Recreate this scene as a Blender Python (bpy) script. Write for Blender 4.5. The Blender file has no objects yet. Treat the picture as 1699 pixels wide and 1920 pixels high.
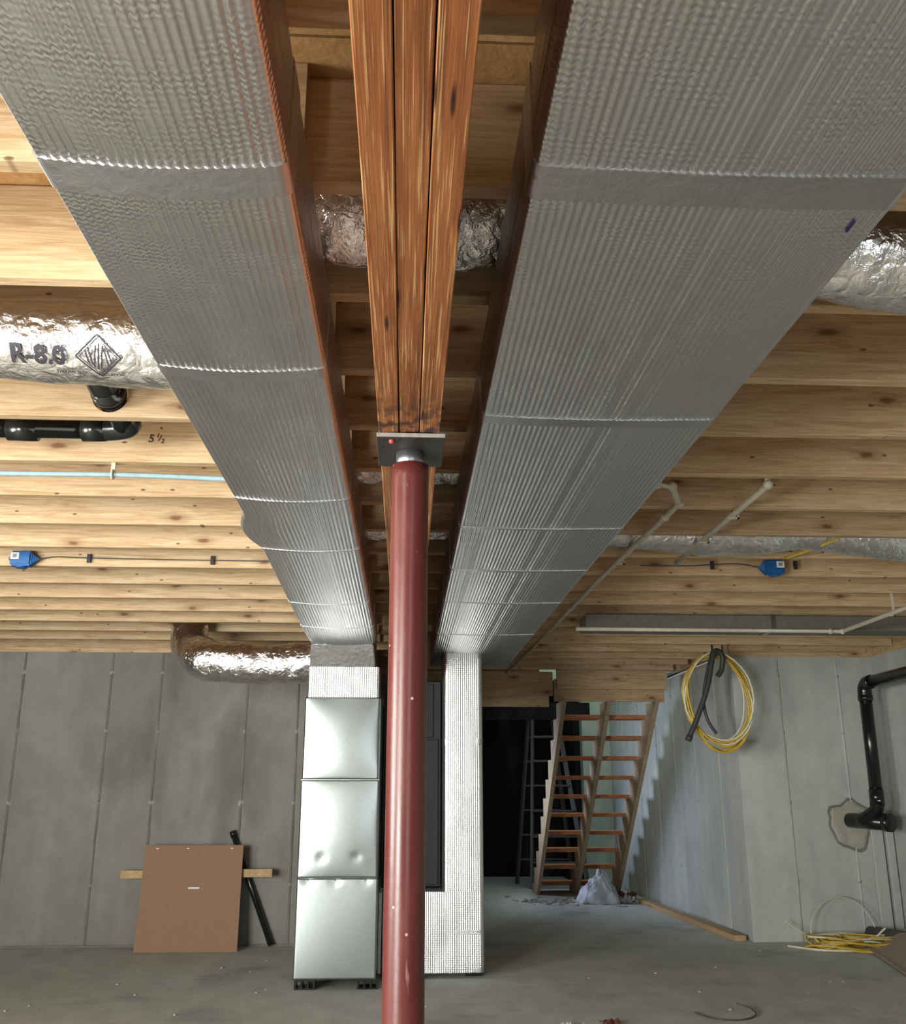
import bpy, bmesh, math, random
from mathutils import Vector, Matrix, noise
random.seed(7)
COL = bpy.context.scene.collection
SC = bpy.context.scene
PI = math.pi

# ------------------------------------------------------------------ camera, world, lights, exposure
cam_d = bpy.data.cameras.new('camera'); cam = bpy.data.objects.new('camera', cam_d); COL.objects.link(cam)
H = 1.10
PITCH, YAW = math.radians(16.328), math.radians(2.832)
cam.location = (0, 0, H)
cam.rotation_euler = (math.pi/2 + PITCH, 0, -YAW)
cam_d.sensor_fit = 'HORIZONTAL'; cam_d.sensor_width = 36.0
cam_d.lens = 36.0*1775/1699
cam_d.clip_start = .02
SC.camera = cam
SC.view_settings.view_transform = 'Standard'; SC.view_settings.look = 'None'
SC.view_settings.gamma = 1; SC.view_settings.use_curve_mapping = False
SC.view_settings.exposure = 0.12

w = bpy.data.worlds.new('world'); SC.world = w; w.use_nodes = True
w.node_tree.nodes['Background'].inputs[0].default_value = (.62, .78, 1, 1)
w.node_tree.nodes['Background'].inputs[1].default_value = .35

def area(name, loc, look, sx, sy, watts, col, spread=180):
    l = bpy.data.lights.new(name, 'AREA'); l.shape = 'RECTANGLE'; l.size = sx; l.size_y = sy
    l.energy = watts; l.color = col; l.spread = math.radians(spread)
    o = bpy.data.objects.new(name, l); COL.objects.link(o); o.location = loc
    d = Vector(look)-Vector(loc); o.rotation_euler = d.to_track_quat('-Z', 'Y').to_euler()
    return o
# daylight through the openings of the basement
area('daylight_patio_door', (-3.55, -2.42, 1.05), (-2.6, 1.0, 1.70), 2.0, 2.0, 385, (.97, 1, .96), 150)
area('daylight_rear_window', (.95, -2.42, 1.25), (.95, 1, 1.25), .9, 1.5, 30, (.93, .98, 1))
area('daylight_left_window', (-4.72, .9, 1.35), (-1.5, 1.6, 2.3), 1.7, 1.1, 215, (.98, 1, .94), 150)
area('daylight_side_window', (-.52, 10.6, 1.5), (2.5, 9.85, .7), 1.5, .65, 13, (.66, .78, 1), 75)
area('daylight_stairwell', (1.95, 10.4, 3.9), (2.0, 10.5, 0), 1.0, 2.4, 22, (.82, 1, .84))

# ------------------------------------------------------------------ materials
class N:
    def __init__(s, name):
        s.m = bpy.data.materials.new(name); s.m.use_nodes = True; s.t = s.m.node_tree
        s.b = s.t.nodes['Principled BSDF']; s.out = s.t.nodes['Material Output']
    def n(s, typ, **kw):
        x = s.t.nodes.new(typ)
        for k, v in kw.items():
            if k in ('operation', 'blend_type', 'data_type', 'noise_dimensions', 'voronoi_dimensions', 'feature', 'wave_type', 'bands_direction', 'distance'):
                setattr(x, k, v)
        return x
    def l(s, a, b): s.t.links.new(a, b)
    def coord(s, scale=(1, 1, 1), rnd=0, rot=(0, 0, 0)):
        tc = s.n('ShaderNodeTexCoord'); mp = s.n('ShaderNodeMapping')
        mp.inputs['Scale'].default_value = scale; mp.inputs['Rotation'].default_value = rot
        if rnd:
            oi = s.n('ShaderNodeObjectInfo'); mu = s.n('ShaderNodeMath', operation='MULTIPLY'); s.l(oi.outputs['Random'], mu.inputs[0]); mu.inputs[1].default_value = rnd
            ad = s.n('ShaderNodeVectorMath', operation='ADD'); s.l(tc.outputs['Object'], ad.inputs[0]); s.l(mu.outputs[0], ad.inputs[1])
            s.l(ad.outputs[0], mp.inputs[0])
        else: s.l(tc.outputs['Object'], mp.inputs[0])
        return mp.outputs[0]
    def noise(s, vec, scale, detail=4, rough=.55, dist=0):
        x = s.n('ShaderNodeTexNoise'); s.l(vec, x.inputs['Vector']); x.inputs['Scale'].default_value = scale
        x.inputs['Detail'].default_value = detail; x.inputs['Roughness'].default_value = rough; x.inputs['Distortion'].default_value = dist
        return x.outputs['Fac']
    def flat(s, vec, axes=(0, 2)):
        a = s.n('ShaderNodeSeparateXYZ'); c = s.n('ShaderNodeCombineXYZ'); s.l(vec, a.inputs[0])
        s.l(a.outputs[axes[0]], c.inputs[0]); s.l(a.outputs[axes[1]], c.inputs[1]); return c.outputs[0]
    def voro(s, vec, scale, feature='F1', dims='3D'):
        x = s.n('ShaderNodeTexVoronoi', feature=feature, voronoi_dimensions=dims); s.l(vec, x.inputs['Vector']); x.inputs['Scale'].default_value = scale
        return x.outputs['Distance']
    def ramp(s, fac, stops):
        x = s.n('ShaderNodeValToRGB'); s.l(fac, x.inputs[0]); e = x.color_ramp.elements
        while len(e) < len(stops): e.new(.5)
        for i, (p, c) in enumerate(stops):
            e[i].position = p; e[i].color = (c, c, c, 1) if isinstance(c, (int, float)) else (*c, 1)
        return x.outputs[0]
    def mix(s, fac, a, b, mode='MIX'):
        x = s.n('ShaderNodeMix', data_type='RGBA', blend_type=mode)
        if isinstance(fac, (int, float)): x.inputs[0].default_value = fac
        else: s.l(fac, x.inputs[0])
        for sock, v in ((6, a), (7, b)):
            if isinstance(v, tuple): x.inputs[sock].default_value = (*v, 1)
            else: s.l(v, x.inputs[sock])
        return x.outputs[2]
    def bump(s, h, strength, dist=.01, prev=None):
        x = s.n('ShaderNodeBump'); x.inputs['Strength'].default_value = strength; x.inputs['Distance'].default_value = dist
        s.l(h, x.inputs['Height'])
        if prev is not None: s.l(prev, x.inputs['Normal'])
        return x.outputs[0]
    def set(s, col=None, rough=None, metal=None, normal=None, spec=None):
        for k, v in (('Base Color', col), ('Roughness', rough), ('Metallic', metal), ('Normal', normal), ('Specular IOR Level', spec)):
            if v is None: continue
            if isinstance(v, tuple): s.b.inputs[k].default_value = (*v, 1)
            elif isinstance(v, (int, float)): s.b.inputs[k].default_value = v
            else: s.l(v, s.b.inputs[k])
        return s.m

M = {}
def wood(name, ca, cb, cc, grain=(1, 1, 1), rnd=40, knots=.055, vary=.18):
    s = N(name); v = s.coord(grain, rnd); v0 = s.coord((1, 1, 1), rnd)
    g = s.noise(v, 5, 6, .62, 1.1)
    c = s.ramp(g, [(.34, ca), (.5, cb), (.64, cc)])
    g2 = s.noise(v, 28, 3, .5)
    c = s.mix(.35, c, s.ramp(g2, [(.35, .72), (.6, 1)]), 'MULTIPLY')
    sp = s.coord((1.9, 0, 5.0), rnd)
    if knots:
        tw = s.mix(.06, sp, s.noise(s.coord((1, 1, 1), rnd), 14, 2))
        k = s.voro(s.flat(tw), 1.0, dims='2D'); c = s.mix(s.ramp(k, [(0, .95), (knots*.6, .85), (knots*1.1, .35), (knots*2.8, 0)]), c, (.17, .07, .028))
        k2 = s.voro(s.flat(s.coord((3.1, 0, 6.7), rnd*1.7)), 1.0, dims='2D'); c = s.mix(s.ramp(k2, [(0, .9), (.022, .8), (.035, 0)]), c, (.12, .05, .02))
    oi = s.n('ShaderNodeObjectInfo'); c = s.mix(1.0, c, s.ramp(oi.outputs['Random'], [(0, (1-vary, 1-vary*1.05, 1-vary*1.2)), (.5, (1, .97, .93)), (1, (1, 1, 1))]), 'MULTIPLY')
    return s.set(c, .62, 0, s.bump(g2, .25, .004), .3)
M['joist'] = wood('spruce_joist', (.47, .305, .165), (.595, .42, .25), (.68, .51, .33), (.7, 7, 11))
M['pine'] = wood('pine_stick', (.36, .22, .11), (.44, .29, .15), (.50, .35, .20), (4, 12, 12), knots=.03)
M['stair_wood'] = wood('stair_wood', (.34, .235, .15), (.42, .31, .20), (.50, .38, .26), (5, 5, 5), knots=0)
M['tread'] = wood('orange_tread', (.40, .15, .06), (.50, .20, .09), (.58, .28, .13), (2, 8, 8), knots=0)
M['subfloor'] = wood('subfloor_sheathing', (.50, .27, .10), (.58, .33, .14), (.62, .38, .18), (3, 3, 3), knots=0)

def lvl(name, edge):
    s = N(name)
    if edge:
        v = s.coord((1, .012, 1), 9); v2 = s.coord((1, .05, 1), 9)
        f = s.noise(v, 330, 2, .6); m_ = s.noise(v2, 90, 4, .6); b = s.noise(s.coord((1, .12, 1), 9), 14, 3)
        c = s.ramp(m_, [(.30, (.14, .040, .014)), (.48, (.27, .085, .027)), (.66, (.36, .135, .045))])
        c = s.mix(s.ramp(f, [(.57, 0), (.63, .70)]), c, (.74, .46, .21))
        c = s.mix(s.ramp(s.noise(v, 150, 2), [(.30, .8), (.42, 0)]), c, (.12, .035, .014))
        c = s.mix(s.ramp(b, [(.3, .0), (.7, .4)]), c, (.40, .16, .055))
        # small scorched water marks and sap pockets, where the boards carry them
        k = s.voro(s.flat(s.coord((13, 1.5, 1), 9), (0, 1)), 1.6, dims='2D'); c = s.mix(s.ramp(k, [(0, 1), (.04, .9), (.085, 0)]), c, (.03, .01, .006))
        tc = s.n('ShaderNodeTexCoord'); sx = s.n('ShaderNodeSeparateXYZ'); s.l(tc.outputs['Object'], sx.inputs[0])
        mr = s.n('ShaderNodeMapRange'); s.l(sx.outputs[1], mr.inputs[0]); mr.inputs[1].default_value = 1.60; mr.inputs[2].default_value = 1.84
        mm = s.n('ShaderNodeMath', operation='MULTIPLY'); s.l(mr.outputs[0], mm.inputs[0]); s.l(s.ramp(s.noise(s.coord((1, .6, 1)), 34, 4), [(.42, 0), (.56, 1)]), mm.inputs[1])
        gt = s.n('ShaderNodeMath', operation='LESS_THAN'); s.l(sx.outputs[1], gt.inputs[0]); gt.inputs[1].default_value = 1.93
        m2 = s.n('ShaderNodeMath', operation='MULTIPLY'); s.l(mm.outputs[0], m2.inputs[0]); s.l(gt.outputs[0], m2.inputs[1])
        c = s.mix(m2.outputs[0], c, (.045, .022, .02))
        return s.set(c, .5, 0, s.bump(f, .35, .0015), .35)
    v = s.coord((1, .5, 6), 9); g = s.noise(v, 6, 5, .6, .5)
    return s.set(s.ramp(g, [(.3, (.16, .05, .02)), (.6, (.26, .09, .035)), (.8, (.34, .13, .05))]), .55, 0, s.bump(g, .2, .002))
M['lvl_edge'] = lvl('laminated_edge', True); M['lvl_side'] = lvl('laminated_side', False)

def concrete(name, a, b, sc=1.0, stain=(.16, .155, .13), st=.35):
    s = N(name); v = s.coord()
    n1 = s.noise(v, 1.1*sc, 5, .6, .3); n2 = s.noise(v, 7*sc, 5, .65); n3 = s.noise(v, 90, 3, .6)
    c = s.ramp(n1, [(.3, a), (.7, b)])
    c = s.mix(.35, c, s.ramp(n2, [(.3, .68), (.65, 1)]), 'MULTIPLY')
    c = s.mix(s.ramp(s.noise(s.coord((1, 1, .45)), 1.9*sc, 4, .55, .2), [(.55, 0), (.72, st)]), c, stain)
    c = s.mix(.30, c, s.ramp(s.noise(s.coord((2.6, 2.6, .22)), 2.2, 4, .6), [(.36, .62), (.6, 1)]), 'MULTIPLY')
    c = s.mix(.18, c, s.ramp(n3, [(.3, .6), (.6, 1)]), 'MULTIPLY')
    return s.set(c, .86, 0, s.bump(n3, .35, .003, s.bump(n2, .2, .01)), .25)
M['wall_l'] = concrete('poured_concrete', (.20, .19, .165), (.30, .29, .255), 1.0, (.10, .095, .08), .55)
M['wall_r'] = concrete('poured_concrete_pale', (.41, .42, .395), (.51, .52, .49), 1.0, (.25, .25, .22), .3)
M['floor'] = concrete('slab_concrete', (.54, .55, .50), (.66, .67, .62), .8, (.14, .14, .13), .45)
M['seam'] = concrete('form_seam', (.15, .145, .125), (.23, .22, .195), 3)
M['patch'] = concrete('mortar_patch', (.34, .33, .27), (.42, .41, .35), 3)
M['green_wall'] = concrete('pale_green_wall', (.52, .60, .52), (.60, .68, .60), 1, (.3, .36, .32), .5)
M['unlit_wall'] = concrete('unlit_wall_black', (.010, .010, .012), (.018, .018, .02))  # near-black colour stands in for the unlit dark of the recess

def foil(name, rough, bubbles, base=(.82, .82, .83), crinkle=0):
    s = N(name); nrm = None
    if bubbles:
        v = s.coord((1, 1, 1)); sx = s.n('ShaderNodeSeparateXYZ'); s.l(v, sx.inputs[0])
        ad = s.n('ShaderNodeMath', operation='ADD'); s.l(sx.outputs[1], ad.inputs[0]); s.l(sx.outputs[2], ad.inputs[1])
        ph = s.n('ShaderNodeMath', operation='MULTIPLY_ADD'); s.l(s.noise(s.coord((1, .3, .3)), 180, 1), ph.inputs[0]); ph.inputs[1].default_value = .012; s.l(ad.outputs[0], ph.inputs[2])
        ml = s.n('ShaderNodeMath', operation='MULTIPLY'); s.l(ph.outputs[0], ml.inputs[0]); ml.inputs[1].default_value = 2*PI/.0125
        sn = s.n('ShaderNodeMath', operation='SINE'); s.l(ml.outputs[0], sn.inputs[0])
        md = s.n('ShaderNodeMath', operation='MULTIPLY'); s.l(sn.outputs[0], md.inputs[0]); s.l(s.ramp(s.noise(v, 9, 3, .7), [(.38, .15), (.62, 1)]), md.inputs[1])
        nrm = s.bump(md.outputs[0], .32, .0009)
        nrm = s.bump(s.noise(v, 20, 3, .6), .14, .004, nrm)
    if crinkle:
        v = s.coord(); x = s.n('ShaderNodeTexVoronoi', feature='DISTANCE_TO_EDGE'); s.l(s.mix(.12, v, s.noise(v, 9, 2)), x.inputs['Vector']); x.inputs['Scale'].default_value = 22
        nrm = s.bump(x.outputs['Distance'], .5*crinkle, .012); nrm = s.bump(s.noise(v, 38, 4, .6, .8), .55*crinkle, .012, nrm)
    r = s.ramp(s.noise(s.coord(), 12, 3), [(.3, rough*.96), (.7, rough*1.12)])
    return s.set(base, r, 1.0, nrm)
M['foil'] = foil('bubble_foil_wrap', .33, True, (.66, .66, .665))
M['foil_lit'] = foil('bubble_foil_lit', .295, True, (.86, .87, .87))  # lighter copy of the wrap foil, window glare put into the colour
M['tape'] = foil('foil_tape', .38, False, (.56, .56, .57), .25); 
M['flexfoil'] = foil('flex_duct_foil', .20, False, (.85, .85, .87), 1.0)
def galv():
    s = N('galvanized_sheet'); v = s.coord(); k = s.noise(v, 45, 2); n = s.noise(v, 160, 2)
    return s.set(s.ramp(k, [(.3, (.36, .395, .39)), (.7, (.39, .425, .42))]), .285, 1.0, s.bump(n, .02, .001))
M['galv'] = galv()
def plain(name, c, rough, metal=0, n=0, sc=30, spec=.5, var=.25):
    s = N(name); v = s.coord(); f = s.noise(v, sc, 4, .6)
    return s.set(s.mix(1, c, s.ramp(f, [(.3, 1-var), (.7, 1)]), 'MULTIPLY'), rough, metal, s.bump(f, n, .004) if n else None, spec)
def primer():
    s = N('red_primer'); v = s.coord()
    f = s.noise(s.coord((1, 1, .35)), 9, 5, .65)
    c = s.ramp(f, [(.3, (.095, .017, .014)), (.55, (.120, .024, .020)), (.75, (.155, .040, .034))])
    sp = s.voro(v, 23); c = s.mix(s.ramp(sp, [(.05, .9), (.085, 0)]), c, (.62, .45, .38))
    sc_ = s.noise(s.coord((1, 1, .10)), 60, 3, .7); c = s.mix(s.ramp(sc_, [(.70, 0), (.78, .45)]), c, (.50, .30, .26))
    return s.set(c, s.ramp(f, [(.3, .24), (.7, .38)]), 0, s.bump(s.noise(v, 55, 4), .12, .003), .5)
M['primer'] = primer()
M['steel'] = plain('dark_steel_plate', (.075, .07, .066), .55, .6, .4, 25)
M['bright_steel'] = plain('pale_steel_edge', (.42, .38, .34), .55, .6, .3, 60)  # paler steel for the front edge of the cap plate
M['collar'] = plain('bare_steel_collar', (.40, .40, .42), .38, .9, .2, 40)
M['red_screw'] = plain('red_screw', (.5, .06, .05), .4)
M['abs'] = plain('black_drain_pipe', (.012, .012, .012), .22, 0, .05, 20)
M['black'] = plain('black_cabinet', (.008, .008, .009), .6, 0, .05, 10)
M['hose'] = plain('black_hose', (.04, .045, .045), .5, 0, .3, 60)
M['white_pl'] = plain('white_plastic', (.55, .53, .45), .45, 0, .05)
M['white_paint'] = plain('white_enamel', (.62, .66, .66), .4, 0, .03)
M['cream'] = plain('cream_pipe', (.60, .54, .42), .45)
M['blue'] = plain('blue_box', (.012, .12, .36), .45)
M['pex'] = plain('blue_tubing', (.30, .42, .46), .6)
M['cardboard'] = plain('cardboard', (.28, .165, .105), .85, 0, .12, 55, .2, .12)
M['tan_board'] = plain('tan_carton', (.36, .27, .20), .85, 0, .1, 40)
M['label'] = plain('white_label', (.85, .85, .85), .6)
M['ink'] = plain('black_ink', (.025, .02, .03), .6)
M['pencil'] = plain('marker_line', (.05, .03, .02), .8)
M['yellow'] = plain('yellow_cable', (.62, .40, .045), .5)
M['pale_cable'] = plain('pale_cable', (.72, .68, .50), .5)
M['grey_pipe'] = plain('grey_pipe', (.07, .065, .065), .6, 0, .1)
M['dull_zinc'] = plain('dull_zinc_sheet', (.20, .19, .165), .6, .3, .05)
M['alu'] = plain('worn_aluminium', (.13, .13, .13), .55, .3, .1)
M['bag'] = plain('white_plastic_bag', (.62, .64, .72), .5, 0, .6, 14)
M['debris'] = plain('debris', (.40, .38, .34), .8, 0, .3)
M['rust'] = plain('rusty_scrap', (.30, .12, .08), .8)
M['green_dust'] = plain('insulation', (.5, .6, .25), .8)

# ------------------------------------------------------------------ helpers
def link(name, bm, mat, parent=None, smooth=False):
    me = bpy.data.meshes.new(name); bmesh.ops.recalc_face_normals(bm, faces=bm.faces); bm.to_mesh(me); bm.free()
    for m_ in (mat if isinstance(mat, (list, tuple)) else [mat]): me.materials.append(m_)
    if smooth: me.polygons.foreach_set('use_smooth', [True]*len(me.polygons))
    o = bpy.data.objects.new(name, me); COL.objects.link(o)
    if parent is not None: o.parent = parent; o.matrix_parent_inverse = Matrix.Translation(-parent.location) if parent.type == 'EMPTY' else Matrix()
    return o
def tag(o, label, cat, group=None):
    o['label'] = label; o['category'] = cat
    if group: o['group'] = group
    return o
def thing(name, label, cat, loc=(0, 0, 0), group=None):
    o = bpy.data.objects.new(name, None); COL.objects.link(o); o.location = loc; o.empty_display_size = .05
    return tag(o, label, cat, group)
def struct(name, bm, mat, parent=None):
    o = link(name, bm, mat, parent)
    if parent is None: o['kind'] = 'structure'
    return o
def box(bm, x0, x1, y0, y1, z0, z1, mi=0):
    vs = [bm.verts.new(p) for p in ((x0,y0,z0),(x1,y0,z0),(x1,y1,z0),(x0,y1,z0),(x0,y0,z1),(x1,y0,z1),(x1,y1,z1),(x0,y1,z1))]
    fs = []
    for f in ((3,2,1,0),(4,5,6,7),(0,1,5,4),(1,2,6,5),(2,3,7,6),(3,0,4,7)):
        q = bm.faces.new([vs[i] for i in f]); q.material_index = mi; fs.append(q)
    return vs
def boxo(name, d, mat, parent=None, bevel=0, rot=None):
    bm = bmesh.new(); box(bm, *d)
    if bevel: bmesh.ops.bevel(bm, geom=bm.edges[:], offset=bevel, segments=1, affect='EDGES')
    if rot is not None: bmesh.ops.transform(bm, matrix=rot, verts=bm.verts)
    return link(name, bm, mat, parent)
def rotm(c, axis, deg): return Matrix.Translation(c) @ Matrix.Rotation(math.radians(deg), 4, axis) @ Matrix.Translation(-Vector(c))
def beam_between(bm, a, b, w_, t, up=(0, 0, 1)):
    a = Vector(a); b = Vector(b); d = (b-a).normalized(); s = d.cross(Vector(up)).normalized(); u = s.cross(d)
    vs = []
    for p in (a, b):
        for i, j in ((-1,-1),(1,-1),(1,1),(-1,1)): vs.append(bm.verts.new(p+s*i*w_/2+u*j*t/2))
    for f in ((0,1,2,3),(7,6,5,4),(0,4,5,1),(1,5,6,2),(2,6,7,3),(3,7,4,0)): bm.faces.new([vs[i] for i in f])
def smooth_path(pts, n):
    P = [Vector(p) for p in pts]; out = []
    for i in range(len(P)-1):
        p0 = P[max(i-1, 0)]; p1 = P[i]; p2 = P[i+1]; p3 = P[min(i+2, len(P)-1)]
        for k in range(n):
            t = k/n; out.append(.5*((2*p1)+(-p0+p2)*t+(2*p0-5*p1+4*p2-p3)*t*t+(-p0+3*p1-3*p2+p3)*t**3))
    out.append(P[-1]); return out
def tube(bm, pts, r, seg=10, cap=True, disp=None, closed=False):
    """sweep of a circle along pts; r a number or a function of the running fraction"""
    P = [Vector(p) for p in pts]; n = len(P); rings = []
    t0 = (P[1]-P[0]).normalized(); ref = Vector((0, 0, 1)) if abs(t0.z) < .9 else Vector((0, 1, 0))
    nn = t0.cross(ref).normalized()
    for i in range(n):
        if closed: t = (P[(i+1) % n]-P[i-1]).normalized()
        else: t = (P[min(i+1, n-1)]-P[max(i-1, 0)]).normalized()
        nn = (nn-t*nn.dot(t)).normalized(); b = t.cross(nn)
        ring = []
        for k in range(seg):
            a = 2*PI*k/seg; rr = r(i/(n-1)) if callable(r) else r
            d = nn*math.cos(a)+b*math.sin(a); p = P[i]+d*rr
            if disp: p = p+d*disp(p, a, i/(n-1))
            ring.append(bm.verts.new(p))
        rings.append(ring)
    m = n if closed else n-1
    for i in range(m):
        A = rings[i]; B = rings[(i+1) % n]
        for k in range(seg): bm.faces.new((A[k], A[(k+1) % seg], B[(k+1) % seg], B[k]))
    if cap and not closed:
        bm.faces.new(rings[0][::-1]); bm.faces.new(rings[-1])
def tubeo(name, pts, r, mat, parent=None, seg=10, n=0, disp=None, closed=False):
    bm = bmesh.new(); tube(bm, smooth_path(pts, n) if n else pts, r, seg, True, disp, closed)
    return link(name, bm, mat, parent, True)
def cyl(name, a, b, r, mat, parent=None, seg=20): return tubeo(name, [a, b], r, mat, parent, seg)

# ------------------------------------------------------------------ setting
ZJ, DJ, TJ = 2.175, .235, .038      # joist underside, depth, thickness
YB = 7.6                             # face of the back walls
bm = bmesh.new(); box(bm, -4.8, 4.0, -2.4, 13.4, -.12, 0); floor = struct('floor', bm, M['floor'])

def seams_and_ties(wall, items, mat=M['seam']):
    """raised form seams on a poured wall, each a part: (p_bottom, p_top, outward normal)"""
    for a, b, nrm in items:
        a = Vector(a); b = Vector(b); nrm = Vector(nrm); side = nrm.cross(Vector((0, 0, 1)))
        bm = bmesh.new(); ns = 26; rows = []
        for i in range(ns+1):
            t = i/ns; p = a.lerp(b, t); wv = noise.noise(p*6.3)*.5+noise.noise(p*21)*.5
            hw = .0065+.0035*noise.noise(p*9+Vector((5, 1, 2))); h = .0055+.003*wv; o = side*wv*.004
            rows.append([bm.verts.new(p+o-side*hw*1.6), bm.verts.new(p+o-side*hw*.5+nrm*h), bm.verts.new(p+o+side*hw*.5+nrm*h*.8), bm.verts.new(p+o+side*hw*1.6)])
        for i in range(ns):
            for k in range(3): bm.faces.new((rows[i][k], rows[i][k+1], rows[i+1][k+1], rows[i+1][k]))
        link('form_seam', bm, mat, wall)
        for zt in (.42, 1.00, 1.53, 1.98):
            c = a.lerp(b, (zt-a.z)/(b.z-a.z)); r = random.uniform(.012, .022)
            bm = bmesh.new(); ctr = bm.verts.new(c+nrm*.012); ring = []
            for k in range(9):
                an = 2*PI*k/9; rr = r*random.uniform(.7, 1.3); ring.append(bm.verts.new(c+side*math.cos(an)*rr+Vector((0, 0, 1))*math.sin(an)*rr))
            for k in range(9): bm.faces.new((ctr, ring[k], ring[(k+1) % 9]))
            link('tie_patch', bm, M['patch'], wall)

# left part of the back wall
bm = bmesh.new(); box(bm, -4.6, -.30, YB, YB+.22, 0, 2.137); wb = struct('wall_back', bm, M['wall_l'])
seams_and_ties(wb, [((x, YB, 0), (x+dx, YB, 2.13), (0, -1, 0)) for x, dx in ((-4.3, .02), (-3.62, .01), (-2.965, -.01), (-2.305, .005), (-1.912, .0), (-1.24, .0), (-.84, .0))])
o = boxo('sill_plate', (-4.6, -.30, YB-.005, YB+.14, 2.137, 2.174), M['joist'], wb)
bm = bmesh.new(); box(bm, -4.6, -.30, YB+.0, YB+.22, 0.0, .018)
o = boxo('slab_edge_ridge', (-4.6, -.31, YB-.012, YB, 0, .014), M['seam'], wb)
# right part of the back wall
bm = bmesh.new(); box(bm, 2.635, 3.82, YB, YB+.22, 0, 2.137); wbr = struct('wall_back_right', bm, M['wall_r'])
boxo('rim_joist', (3.80, 3.84, -2.25, YB+.2, 2.175, 2.43), M['joist'], wbr)
boxo('rim_joist', (3.79, 4.0, YB+.01, YB+.2, 2.137, 2.43), M['joist'], wbr)
boxo('rim_joist', (2.60, 2.64, YB+.07, 13, 2.175, 2.43), M['joist'], wbr)
seams_and_ties(wbr, [((x, YB, 0), (x, YB, 2.13), (0, -1, 0)) for x in (3.012,)], M['patch'])
seams_and_ties(wbr, [((3.50, YB, 0), (3.50, YB, 2.13), (0, -1, 0))], M['wall_r'])
boxo('sill_plate', (2.64, 3.799, YB-.005, YB+.14, 2.137, 2.174), M['joist'], wbr)
boxo('corner_strip', (3.62, 3.715, YB-.03, YB, 0, .80), M['wall_r'], wbr, .006)
boxo('corner_strip', (3.73, 3.79, YB-.045, YB, 0, .80), M['wall_r'], wbr, .006)
# wall that runs back past the stairs
bm = bmesh.new()
vs = [bm.verts.new(p) for p in ((2.635, YB, 0), (2.50, 12.2, 0), (2.85, 12.2, 0), (2.85, YB+.01, 0), (2.635, YB, 2.137), (2.50, 12.2, 2.137), (2.85, 12.2, 2.137), (2.85, YB+.01, 2.137))]
for f in ((3,2,1,0),(4,5,6,7),(0,1,5,4),(1,2,6,5),(2,3,7,6),(3,0,4,7)): bm.faces.new([vs[i] for i in f])
wst = struct('wall_stair_side', bm, M['wall_r'])
xs = lambda y: 2.635-.135*(y-YB)/4.6
seams_and_ties(wst, [((xs(y), y, 0), (xs(y), y, 2.13), (-1, 0, 0)) for y in (8.05, 8.65, 9.25, 9.85, 10.5, 11.2)], M['wall_r'])
boxo('sill_plate', (2.66, 2.84, YB+.03, 12.2, 2.137, 2.174), M['joist'], wst)
# upper storey walls of the stairwell
bm = bmesh.new(); box(bm, 2.52, 2.62, 8.99, 12.3, 2.175, 4.2); struct('wall_stairwell_right', bm, M['green_wall'])
bm = bmesh.new(); box(bm, 2.17, 2.53, 11.82, 12.0, 0, 4.2); struct('wall_stair_end', bm, M['green_wall'])
bm = bmesh.new(); box(bm, 1.30, 1.40, 8.99, 12.3, 2.42, 4.2); struct('wall_stairwell_left', bm, M['green_wall'])
bm = bmesh.new(); box(bm, 1.40, 2.17, 12.0, 12.1, 2.42, 4.2); struct('wall_stairwell_back', bm, M['green_wall'])
# right, left, rear walls and the recess
bm = bmesh.new(); box(bm, 3.80, 4.0, -2.25, YB+.22, 0, 2.137); wr = struct('wall_right', bm, M['wall_r'])
seams_and_ties(wr, [((3.80, y, 0), (3.80, y, 2.13), (-1, 0, 0)) for y in (2.2, 3.2, 4.2, 5.2, 6.2)], M['wall_r'])
boxo('sill_plate', (3.80, 3.98, -2.25, YB, 2.137, 2.174), M['joist'], wr)
bm = bmesh.new()
box(bm, -4.8, -4.6, -2.25, -.05, 0, 2.44); box(bm, -4.8, -4.6, 1.85, YB+.22, 0, 2.44); box(bm, -4.8, -4.6, -.05, 1.85, 0, .75); box(bm, -4.8, -4.6, -.05, 1.85, 1.95, 2.44)
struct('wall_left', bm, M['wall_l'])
bm = bmesh.new()
for a in ((-4.8, -4.55, 0, 2.44), (-2.55, .5, 0, 2.44), (1.4, 4.0, 0, 2.44), (-4.55, -2.55, 2.06, 2.44), (.5, 1.4, 0, .5), (.5, 1.4, 2.0, 2.44)): box(bm, a[0], a[1], -2.40, -2.25, a[2], a[3])
struct('wall_rear', bm, M['wall_r'])
def frame_bm(x0, x1, z0, z1, y, t=.05, d=.08, axis='y'):
    bm = bmesh.new()
    for a in ((x0, x0+t, z0, z1), (x1-t, x1, z0, z1), (x0+t, x1-t, z0, z0+t), (x0+t, x1-t, z1-t, z1), ((x0+x1)/2-.03, (x0+x1)/2+.03, z0+t, z1-t)):
        if axis == 'y': box(bm, a[0], a[1], y, y+d, a[2], a[3])
        else: box(bm, y, y+d, a[0], a[1], a[2], a[3])
    return bm
struct('door_1', frame_bm(-4.55, -2.55, 0, 2.06, -2.36), M['white_paint'])
struct('window_1', frame_bm(.5, 1.4, .5, 2.0, -2.36), M['white_paint'])
struct('window_2', frame_bm(-.05, 1.85, .75, 1.95, -4.72, axis='x'), M['white_paint'])
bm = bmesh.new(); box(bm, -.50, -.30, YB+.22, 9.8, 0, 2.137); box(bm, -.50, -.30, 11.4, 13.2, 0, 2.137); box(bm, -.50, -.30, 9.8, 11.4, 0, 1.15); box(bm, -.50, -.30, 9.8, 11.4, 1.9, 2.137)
struct('wall_recess_left', bm, M['unlit_wall'])
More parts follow.
